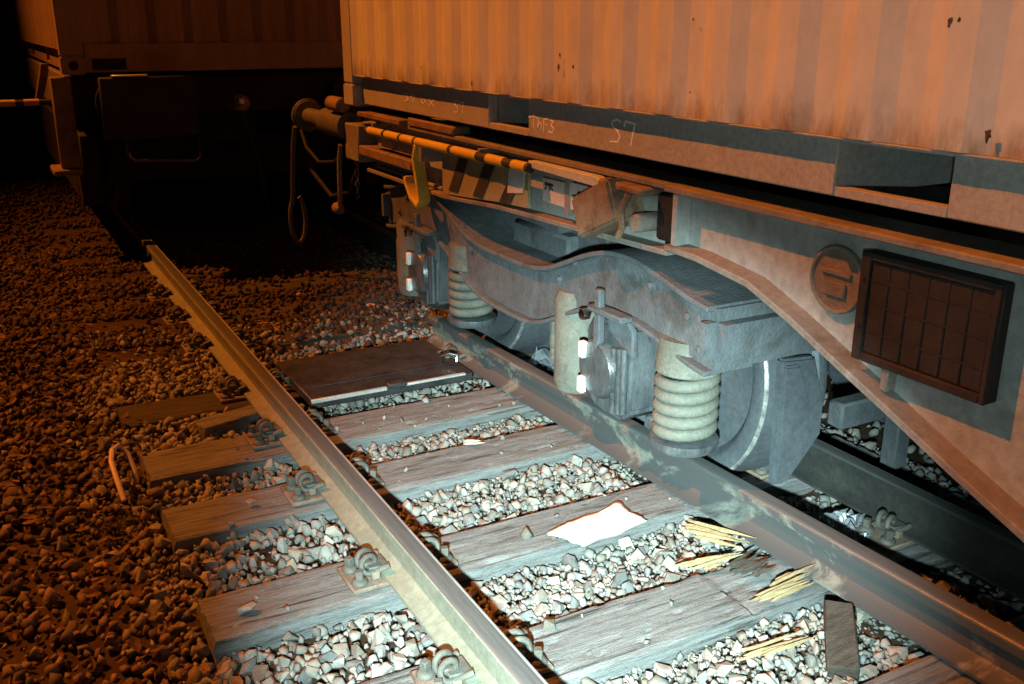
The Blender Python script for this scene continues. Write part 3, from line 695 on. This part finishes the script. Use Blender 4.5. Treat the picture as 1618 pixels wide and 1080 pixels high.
for sgn in (-1, 1):
    def xs(a, b):
        a, b = WC + sgn * (WC - a), WC + sgn * (WC - b); return (min(a, b), max(a, b))
    b0, b1 = xs(2.09, 2.25)
    poly = [(BC + s, lo) for s, lo, hi in prof] + [(BC + s, hi) for s, lo, hi in prof[::-1]]
    sf = MB().prism(poly, 'x', b0, b1).build('side_frame', 'bogie', bog, bev=.008, seg=2, smooth=30)
    b0, b1 = xs(2.055, 2.33)
    MB().strip([(BC + s, hi + .01) for s, lo, hi in prof], 'x', b0, b1, .02).build('frame_top_plate', 'bogie', sf, bev=.004, smooth=30)
    b0, b1 = xs(2.06, 2.28)
    MB().strip([(BC + s, lo - .009) for s, lo, hi in prof], 'x', b0, b1, .018).build('frame_bottom_plate', 'bogie', sf, bev=.004, smooth=30)
    for ax in (-.9, .9):
        ay = BC + ax
        # axle box
        b0, b1 = xs(2.06, 2.30)
        ab = MB().prism([(ay - .15, .33), (ay - .09, .28), (ay + .09, .28), (ay + .15, .33), (ay + .165, .60), (ay + .12, .665), (ay - .12, .665), (ay - .165, .60)], 'x', b0, b1).build('axle_box', 'axle', bog, bev=.015, seg=2)
        cx = WC + sgn * (WC - 2.06); dd = -1 if sgn > 0 else 1   # outward is -x on the near side
        od = 1 if sgn > 0 else -1
        MB().lathe([(.125, 0), (.125, .02 * od), (.11, .045 * od), (.06, .052 * od)], (cx, ay + .03, .47), 'x', 30).build('end_cover', 'axle', ab)
        for (yy, zz) in ((ay + .10, .535), (ay + .105, .385)):
            q0, q1 = sorted((cx + od * .040, cx + od * .068))
            MB().box(q0, q1, yy - .016, yy + .016, zz - .034, zz + .034).build('reflector', 'reflector', ab, bev=.004)
        q0, q1 = sorted((cx + od * .005, cx + od * .045))
        MB().box(q0, q1, ay - .075, ay - .02, .475, .50).build('lug', 'bolt', ab, bev=.004)
        for k in range(3):
            MB().tube([(cx + od * .012, ay - .06 - k * .035, .31 + k * .01), (cx + od * .014, ay - .06 - k * .035, .58 + k * .008)], .014, 10).build('casting_rib', 'axle', ab)
        q0, q1 = sorted((cx - od * .02, cx + od * .008))
        MB().prism([(ay - .17, .56), (ay - .17, .67), (ay - .11, .72), (ay - .0, .72), (ay - .0, .64)], 'x', q0, q1).build('horn_guide', 'bogie', bog, bev=.006)
        for (by, bz) in ((ay - .52, .70), (ay - .44, .80), (ay + .42, .74), (ay + .30, .84), (ay - .22, .86)):
            if abs(by - BC) < 1.46:
                MB().lathe([(.016, 0), (.016, .010 * od), (.009, .014 * od)], (WC + sgn * (WC - 2.09), by, bz), 'x', 6).build('frame_bolt', 'bogie', sf)
        # hanger lever
        q0, q1 = sorted((cx + od * .02, cx + od * .05))
        MB().prism([(ay + .035, .80), (ay + .0, .80), (ay - .005, .60), (ay + .02, .55), (ay + .04, .60)], 'x', q0, q1).build('hanger_link', 'bogie', bog, bev=.006)
        MB().box(min(cx, cx + od * .06), max(cx, cx + od * .06), ay - .16, ay + .07, .705, .73).build('hanger_bracket', 'bogie', bog, bev=.006)
        MB().lathe([(.022, 0), (.022, .03 * od), (.015, .034 * od)], (cx + od * .045, ay + .085, .685), 'x', 12).build('bolt', 'polished', bog)
        # springs: an open coil on the near side of each box, a sleeved one on the far side
        sxc = WC + sgn * (WC - 2.16)
        y1 = ay - .37
        cyl = MB().lathe([(.11, .70), (.118, .60), (.122, .575), (.118, .57)], (sxc, y1, 0), 'z', 30).build('spring_seat', 'spring', bog)
        turns = 5.2; hp = []
        for a in np.linspace(0, turns * 2 * math.pi, 150):
            u = a / (turns * 2 * math.pi); hp.append((sxc + .099 * math.cos(a), y1 + .099 * math.sin(a), .318 + .245 * u))
        MB().tube(hp, .0235, 10).build('coil_spring', 'spring', bog)
        MB().lathe([(.060, .30), (.060, .58)], (sxc, y1, 0), 'z', 20).build('inner_spring', 'darksteel', bog)
        MB().lathe([(.06, .255), (.118, .27), (.13, .29), (.128, .308), (.09, .315)], (sxc, y1, 0), 'z', 30).build('spring_tray', 'axle', bog)
        q0, q1 = sorted((sxc - od * .06, sxc + od * .04))
        MB().box(q0, q1, y1 + .13, ay - .167, .27, .33).build('tray_arm', 'axle', bog, bev=.01)
        y2 = ay + .37
        MB().lathe([(.06, .245), (.10, .26), (.11, .30), (.108, .31), (.108, .67), (.09, .70)], (sxc, y2, 0), 'z', 30).build('spring_sleeve', 'spring', bog)
        q0, q1 = sorted((sxc + od * .02, sxc + od * .07))
        MB().box(q0, q1, y2 + .095, y2 + .15, .34, .58).build('sleeve_bar', 'spring', bog, bev=.02, seg=2)
        q0, q1 = sorted((sxc - od * .06, sxc + od * .04))
        MB().box(q0, q1, ay + .167, y2 - .10, .255, .31).build('tray_arm', 'axle', bog, bev=.01)
        # wheel
        wx = WC + sgn * (WC - 2.415); d_ = -1 if sgn > 0 else 1   # inward direction
        Rw = .515
        wprof = [(.0, -.03), (.10, -.03), (.11, -.005), (.13, .03), (.30, .055), (.40, .045), (.43, .01), (.445, .0), (.50, .0), (.512, .006), (Rw, .02), (Rw + .006, .195), (Rw + .012, .215)]
        wl = MB().lathe([(r, t * d_) for r, t in wprof[1:]] + [(Rw - .1, .215 * d_), (.12, .17 * d_)], (wx, ay, .47), 'x', 72).build('wheel', 'wheel', bog, smooth=35)
        MB().lathe([(Rw + .011, .216 * d_), (Rw + .030, .232 * d_), (Rw + .034, .25 * d_), (Rw + .026, .276 * d_), (Rw - .10, .282 * d_)], (wx, ay, .47), 'x', 72).build('flange', 'wheel', wl, smooth=35)
        MB().lathe([(.505, -.0012 * d_), (.5135, .0048 * d_), (Rw + .0008, .011 * d_)], (wx, ay, .47), 'x', 72, closed=False).build('worn_rim', 'wornrim', wl)
for ax in (-.9, .9):
    MB().lathe([(.08, -.55), (.08, .55)], (WC, BC + ax, .47), 'x', 24).build('axle', 'darksteel', bog)
# angular brake shoe holder standing in front of the near wheel's tread
bs = MB().prism([(2.425, .625), (2.585, .612), (2.655, .42), (2.655, .29), (2.50, .115), (2.435, .125), (2.43, .23)], 'y', 2.445, 2.485).build('brake_shoe_holder', 'wheel', bog, bev=.010, seg=2)
MB().prism([(2.422, .605), (2.498, .598), (2.568, .425), (2.572, .30), (2.452, .14), (2.432, .16), (2.427, .24)], 'y', 2.425, 2.4445).build('brake_shoe', 'wheel', bs, bev=.008, seg=2)
MB().box(2.50, 2.58, 2.486, 2.62, .625, .66).build('shoe_hanger', 'bogie', bog, bev=.006)
# end beams and bolster
for s in (-1, 1):
    y0 = BC + s * 1.42
    ya, yb = sorted((y0, y0 + s * .12))
    MB().box(2.045, WC * 2 - 2.045, ya, yb, .645, .865).build('end_beam', 'bogie', bog, bev=.045, seg=4)
MB().box(2.26, WC * 2 - 2.26, BC - .26, BC + .26, .62, .86).build('bolster', 'bogie', bog, bev=.015)
for s in (-1, 1):
    xx = WC + s * .86
    MB().box(xx - .07, xx + .07, BC - .2, BC + .2, .865, 1.0).build('side_bearer', 'bogie', bog, bev=.012)
for y in (3.45, 4.25, 4.45):
    MB().box(2.34, 2.42, y - .04, y + .04, .60, 1.02).build('stiffener', 'bogie', bog, bev=.008)
MB().box(2.335, 2.35, 3.30, 4.60, .66, 1.0).build('side_plate', 'bogie', bog, bev=.004)
MB().lathe([(.12, -.02), (.12, 0), (.10, .005)], (2.334, 3.55, .84), 'x', 30).build('round_boss', 'bogie', bog)

# ================================================================== NEAR CONTAINER
def container(name, x0, y0, y1, z0, wall_m, rail_m, label, pockets):
    x1 = x0 + 2.438; z1 = z0 + 2.591; t = empty(name, ((x0 + x1) / 2, (y0 + y1) / 2, z0), label=label, cat='container', group='shipping containers')
    zb = z0 + .168
    def corr(a0, a1, base, out, z_0, z_1, along):
        # trapezoid corrugation: list of (along, depth)
        L = a1 - a0; nper = round(L / .278); p = L / nper; pts = []
        for k in range(nper):
            b = a0 + k * p
            pts += [(b, base), (b + p * .27, base), (b + p * .5, base + out), (b + p * .77, base + out)]
        pts.append((a1, base)); return pts
    for side, xx, sg in (('l', x0, 1), ('r', x1, -1)):
        pts = corr(y0 + .16, y1 - .16, xx + sg * .002, sg * .017, zb, z1 - .1, 'y')
        th = .004 * sg
        poly = [(d, a) for a, d in pts] + [(d + th, a) for a, d in pts[::-1]]
        MB().prism(poly, 'z', zb, z1 - .11).build('side_wall', wall_m, t, smooth=0)
        f = xx + sg * .052; g = xx + sg * .10
        MB().box(min(xx + sg * .006, f), max(xx + sg * .006, f), y0 + .163, y1 - .163, zb - .007, zb - .001).build('wall_lip', rail_m, t, bev=.002)
        lo, hi = min(f, g), max(f, g)
        # bottom rail in pieces round the fork pockets
        edges = [y0 + .175]
        for (p0, p1) in pockets: edges += [p0, p1]
        edges.append(y1 - .175)
        for k in range(0, len(edges), 2):
            MB().box(lo, hi, edges[k], edges[k + 1], z0 + .004, zb - .008).build('bottom_rail', rail_m, t, bev=.004)
        for (p0, p1) in pockets:
            MB().box(lo + .001, hi - .001, p0 + .0005, p1 - .0005, z0 + .004, z0 + .030).build('pocket_strap', rail_m, t, bev=.002)
            MB().box(lo + .001, hi - .001, p0 + .0005, p1 - .0005, z0 + .150, zb - .0085).build('pocket_lintel', rail_m, t, bev=.002)
        MB().box(min(xx + sg * .004, xx + sg * .064), max(xx + sg * .004, xx + sg * .064), y0 + .16, y1 - .16, z1 - .109, z1 - .05).build('top_rail', rail_m, t, bev=.003)
    for (p0, p1) in pockets:
        MB().box(x0 + .102, x1 - .102, p0 - .012, p0, z0 + .006, zb).build('pocket_side', rail_m, t)
        MB().box(x0 + .102, x1 - .102, p1, p1 + .012, z0 + .006, zb).build('pocket_side', rail_m, t)
    for xx in (x0, x1 - .16):
        for yy in (y0, y1 - .16):
            MB().box(xx, xx + .16, yy, yy + .16, z0 + .119, z1 - .119).build('corner_post', rail_m, t, bev=.008)
            for zz in (z0 - .012, z1 - .118):
                cc = MB().box(xx - .003, xx + .163, yy - .007, yy + .171, zz, zz + .13).build('corner_casting', rail_m, t, bev=.01, seg=2)
                yo = yy - .0085 if yy == y0 else yy + .1715
                MB().lathe([(.034, 0), (.034, .004)], (xx + .08, yo, zz + .065), 'y', 18).build('casting_hole', 'black', cc)
    for yy, sg in ((y0, 1), (y1, -1)):
        pts = corr(x0 + .16, x1 - .16, yy + sg * .02, sg * .045, zb, z1 - .1, 'x')
        th = .004 * sg
        poly = [(a, d) for a, d in pts] + [(a, d + th) for a, d in pts[::-1]]
        MB().prism(poly, 'z', zb + .04, z1 - .12).build('end_wall', wall_m, t, smooth=0)
        MB().box(x0 + .1632, x1 - .1632, min(yy + sg * .01, yy + sg * .1), max(yy + sg * .01, yy + sg * .1), z0 + .0, zb + .039).build('end_sill', rail_m, t, bev=.005)
        MB().box(x0 + .1632, x1 - .1632, min(yy + sg * .01, yy + sg * .1), max(yy + sg * .01, yy + sg * .1), z1 - .119, z1 - .03).build('end_header', rail_m, t, bev=.005)
    MB().box(x0 + .066, x1 - .066, y0 + .105, y1 - .105, z1 - .045, z1 - .03).build('roof', wall_m, t)
    MB().box(x0 + .102, x1 - .102, y0 + .105, y1 - .105, zb + .001, zb + .03).build('floor', 'black', t)
    return t
ca = container('shipping_container', 1.965, -.308, 5.75, 1.323, 'cont', 'contrail', 'pale corrugated container with chalk marks, riding on the derailed wagon', [(1.545, 1.905), (3.595, 3.955)])
# chalk writing on the bottom rail
def chalk(polys, y0, wdt, z0, hgt, r=.0026):
    for pl in polys:
        sub = []
        for (u, v), (u2, v2) in zip(pl, pl[1:]):
            for k in range(4): sub.append((u + (u2 - u) * k / 4, v + (v2 - v) * k / 4))
        sub.append(pl[-1])
        mb = MB(); prev = None
        for k, (u, v) in enumerate(sub):
            p = Vector((y0 - u * wdt, z0 + v * hgt)); q0 = Vector((y0 - sub[max(k - 1, 0)][0] * wdt, z0 + sub[max(k - 1, 0)][1] * hgt)); q1 = Vector((y0 - sub[min(k + 1, len(sub) - 1)][0] * wdt, z0 + sub[min(k + 1, len(sub) - 1)][1] * hgt))
            d = (q1 - q0).normalized(); nn = Vector((-d.y, d.x)) * r * 1.25 * random.uniform(.7, 1.2)
            cur = [mb.bm.verts.new((xx, p.x + sg * nn.x, p.y + sg * nn.y)) for xx in (2.0155, 2.0164) for sg in (-1, 1)]
            if prev:
                for a, b in ((0, 1), (1, 3), (3, 2), (2, 0)): mb.bm.faces.new((prev[a], prev[b], cur[b], cur[a]))
            else: mb.bm.faces.new((cur[0], cur[2], cur[3], cur[1]))
            prev = cur
        mb.bm.faces.new((prev[0], prev[1], prev[3], prev[2]))
        mb.build('chalk_stroke', 'chalk', ca, smooth=0)
S_ = [(.42, .92), (.25, 1.0), (.05, .9), (.05, .7), (.3, .52), (.4, .3), (.3, .05), (.0, .02)]
sev = [(.55, .72), (.6, .98), (1.0, .92), (.92, .5), (.85, .0)]
chalk([S_, sev], 2.985, .15, 1.365, .082)
chalk([[(.0, .7), (.15, .82), (.35, .75), (.4, .7)], [(.22, .95), (.2, .1)], [(.4, .8), (.38, .1), (.45, .5), (.52, .45), (.52, .1)], [(.62, .0), (.62, .75), (.78, .78)], [(.62, .42), (.74, .44)], [(.85, .75), (1.0, .7), (.9, .45), (1.02, .3), (.95, .02), (.82, .05)]], 3.59, .20, 1.358, .066, .0022)
chalk([S_, sev], 4.32, .11, 1.372, .055, .002)
chalk([[(.0, .9), (.15, .95), (.1, .6), (.18, .35), (.0, .1)], [(.28, .6), (.22, .8), (.32, .92), (.36, .7), (.3, .1)], [(.62, .6), (.56, .3), (.66, .2), (.68, .6), (.72, .2)], [(.8, .7), (.95, .1)], [(.95, .7), (.8, .1)]], 4.95, .42, 1.378, .05, .0018)
# small dents and rust spots on the wall
for (y, z, h) in ((1.567, 1.778, .035), (1.542, 1.781, .022), (3.275, 1.618, .05), (3.265, 1.66, .03), (3.171, 1.622, .028), (4.02, 1.524, .04), (1.429, 1.539, .05), (2.484, 1.785, .014), (2.48, 1.57, .012), (4.584, 1.572, .02)):
    pts = []
    for k in range(11):
        a = 2 * math.pi * k / 11; rr = h * random.uniform(.12, .3)
        pts.append((y + rr * math.cos(a) * .8, z + rr * math.sin(a) * (1.7 if math.sin(a) < 0 else 1.0)))
    MB().prism(pts, 'x', 1.9655, 1.9672).build('rust_spot', 'rustspot', ca, smooth=0)

# ================================================================== NEXT WAGON AND ITS CONTAINER (standing on the rails)
NX = .61; NC = NX + 1.219; NY = 8.0
cb = container('shipping_container', NX, NY, NY + 13.716, 1.43, 'contb', 'contb', 'dark reddish container on the next wagon, its ribbed end facing the camera', [(NY + 1.82, NY + 2.18), (NY + 3.87, NY + 4.23)])
MB().box(.82, 1.055, NY + .004, NY + .0098, 1.45, 1.53).build('sill_slot', 'black', cb)
wb = empty('container_wagon', (NC, NY + 2, 0), label='dark next wagon standing on the rails beyond the gap', cat='wagon')
MB().box(NX + .04, NC * 2 - NX - .04, NY + .12, NY + .36, 1.10, 1.40).build('headstock', 'black', wb, bev=.01)
for s in (-1, 1):
    xx = NC + s * 1.13
    MB().box(xx - .06, xx + .06, NY + .37, NY + 14, 1.08, 1.40).build('side_sill', 'sill', wb, bev=.006)
MB().box(NC - .25, NC + .25, NY + .37, NY + 7, .85, 1.38).build('centre_sill', 'black', wb, bev=.006)
ep = MB().box(.79, 1.44, NY - .50, NY - .46, .99, 1.42).build('end_panel', 'black', wb, bev=.012); ep['label'] = 'dark flat panel below the container end'
for xx in (.86, 1.36): MB().box(xx - .02, xx + .02, NY - .459, NY + .119, 1.2, 1.26).build('panel_bracket', 'black', wb, bev=.004)
MB().box(.88, 1.12, NY - .52, NY - .44, 1.4215, 1.433).build('bright_strip', 'edgeshine', wb, bev=.003)
MB().tube([(.94, NY - .47, .92), (.945, NY - .50, .86), (.97, NY - .51, .84), (1.40, NY - .51, .815), (1.425, NY - .50, .84), (1.43, NY - .47, .90)], .010, 8).build('coupling_handle', 'bolt', wb)
for xx in (.94, 1.43): MB().box(xx - .012, xx + .012, NY - .49, NY - .462, .88, 1.0).build('handle_bracket', 'black', wb, bev=.003)
MB().box(.52, .66, NY + .05, NY + .14, .74, 1.405).build('corner_step_post', 'rustblock', wb, bev=.01)
MB().box(.46, .66, NY + .02, NY + .4, .69, .735).build('foot_step', 'rustblock', wb, bev=.008)
for s in (-1, 1):
    bx_ = NC + s * .875
    b = MB().lathe([(.10, .119), (.10, -.10), (.075, -.11), (.075, -.28)], (bx_, NY, 1.23), 'y', 24).build('buffer', 'black', wb)
    MB().lathe([(.08, -.281), (.17, -.29), (.182, -.305), (.178, -.325), (.08, -.34)], (bx_, NY, 1.23), 'y', 32).build('buffer_head', 'black', b)
hk = MB().prism([(NC - .06, 1.25), (NC + .02, 1.26), (NC + .06, 1.20), (NC + .02, 1.13), (NC - .08, 1.15)], 'y', NY - .30, NY - .05).build('draw_hook', 'rustblock', wb, bev=.015)
MB().tube([(NC - .02, NY - .24, 1.14), (NC + .03, NY - .28, .95), (NC + .08, NY - .28, .72), (NC + .12, NY - .24, .50), (NC + .14, NY - .2, .36)], .026, 10).build('brake_hose', 'black', wb)
MB().lathe([(.02, -.04), (.03, -.02), (.03, .03), (.02, .05)], (NC - .03, NY - .33, 1.215), 'y', 14).build('hook_pin', 'edgeshine', wb)
for ax in (1.4, 3.2):
    for wx in (.98, 2.73):
        MB().lathe([(.10, -.03), (.13, .03), (.33, .05), (.38, .0), (.45, .0), (.46, .01), (.46, .13), (.12, .14)], (wx, NY + ax, .632), 'x', 40).build('wheel', 'wheel', wb, smooth=35)
    MB().lathe([(.08, .99), (.08, 2.73)], (0, NY + ax, .632), 'x', 16).build('axle', 'black', wb)
for xx in (.735, 3.0):
    MB().box(xx - .075, xx + .075, NY + .16, NY + 4.2, .42, .98).build('bogie_frame', 'black', wb, bev=.02)  # left frame set low and outboard to throw shade on the rail
MB().box(.88, 2.96, NY + .66, NY + .78, .5, .9).build('bogie_end_beam', 'black', wb, bev=.02)
MB().box(.51, .57, NY + .7, NY + 2.2, 1.24, 1.30, rot=Matrix.Rotation(R(-14), 3, 'X')).build('brace', 'rustblock', wb, bev=.006)
bar = MB().tube([(.0, NY + .8, 1.18), (.59, NY + .8, 1.18)], .024, 12).build('side_handrail', 'blackpaint', wb); bar['label'] = 'short yellow striped rail sticking out at the side'
for k in range(3):
    a = .02 + k * .17
    MB().tube([(a, NY + .8, 1.18), (a + .11, NY + .8, 1.18)], .0272, 12).build('yellow_band', 'yellow', bar)

# ------------------------------------------------------------------ leaf litter over the dirty shoulder
mb = MB()
for k in range(2600):
    x = random.uniform(-2.4, SX0 + .1); y = random.uniform(1.6, 8.5)
    q = project((x, y, 0))
    if q is None or q[0] < -150 or q[1] > 1250: continue
    z = bed(x, y) + random.uniform(.012, .04); L = random.uniform(.014, .034); W_ = L * random.uniform(.3, .55)
    rt = Matrix.Rotation(random.uniform(0, 6.28), 3, 'Z') @ Matrix.Rotation(random.gauss(0, .45), 3, 'X') @ Matrix.Rotation(random.gauss(0, .45), 3, 'Y')
    P_ = [Vector(p) for p in ((-L, 0, 0), (-.3 * L, W_, .25 * W_), (.5 * L, W_ * .8, .3 * W_), (L, 0, .15 * L), (.5 * L, -W_ * .8, .3 * W_), (-.3 * L, -W_, .25 * W_), (.1 * L, 0, -.05 * L))]
    v = [mb.bm.verts.new(Vector((x, y, z)) + rt @ p) for p in P_]
    for a, b in ((0, 1), (1, 2), (2, 3), (3, 4), (4, 5), (5, 0)): mb.bm.faces.new((v[a], v[b], v[6]))
tag(mb.build('leaf_litter', 'leaf', bedo, smooth=0), kind='stuff')
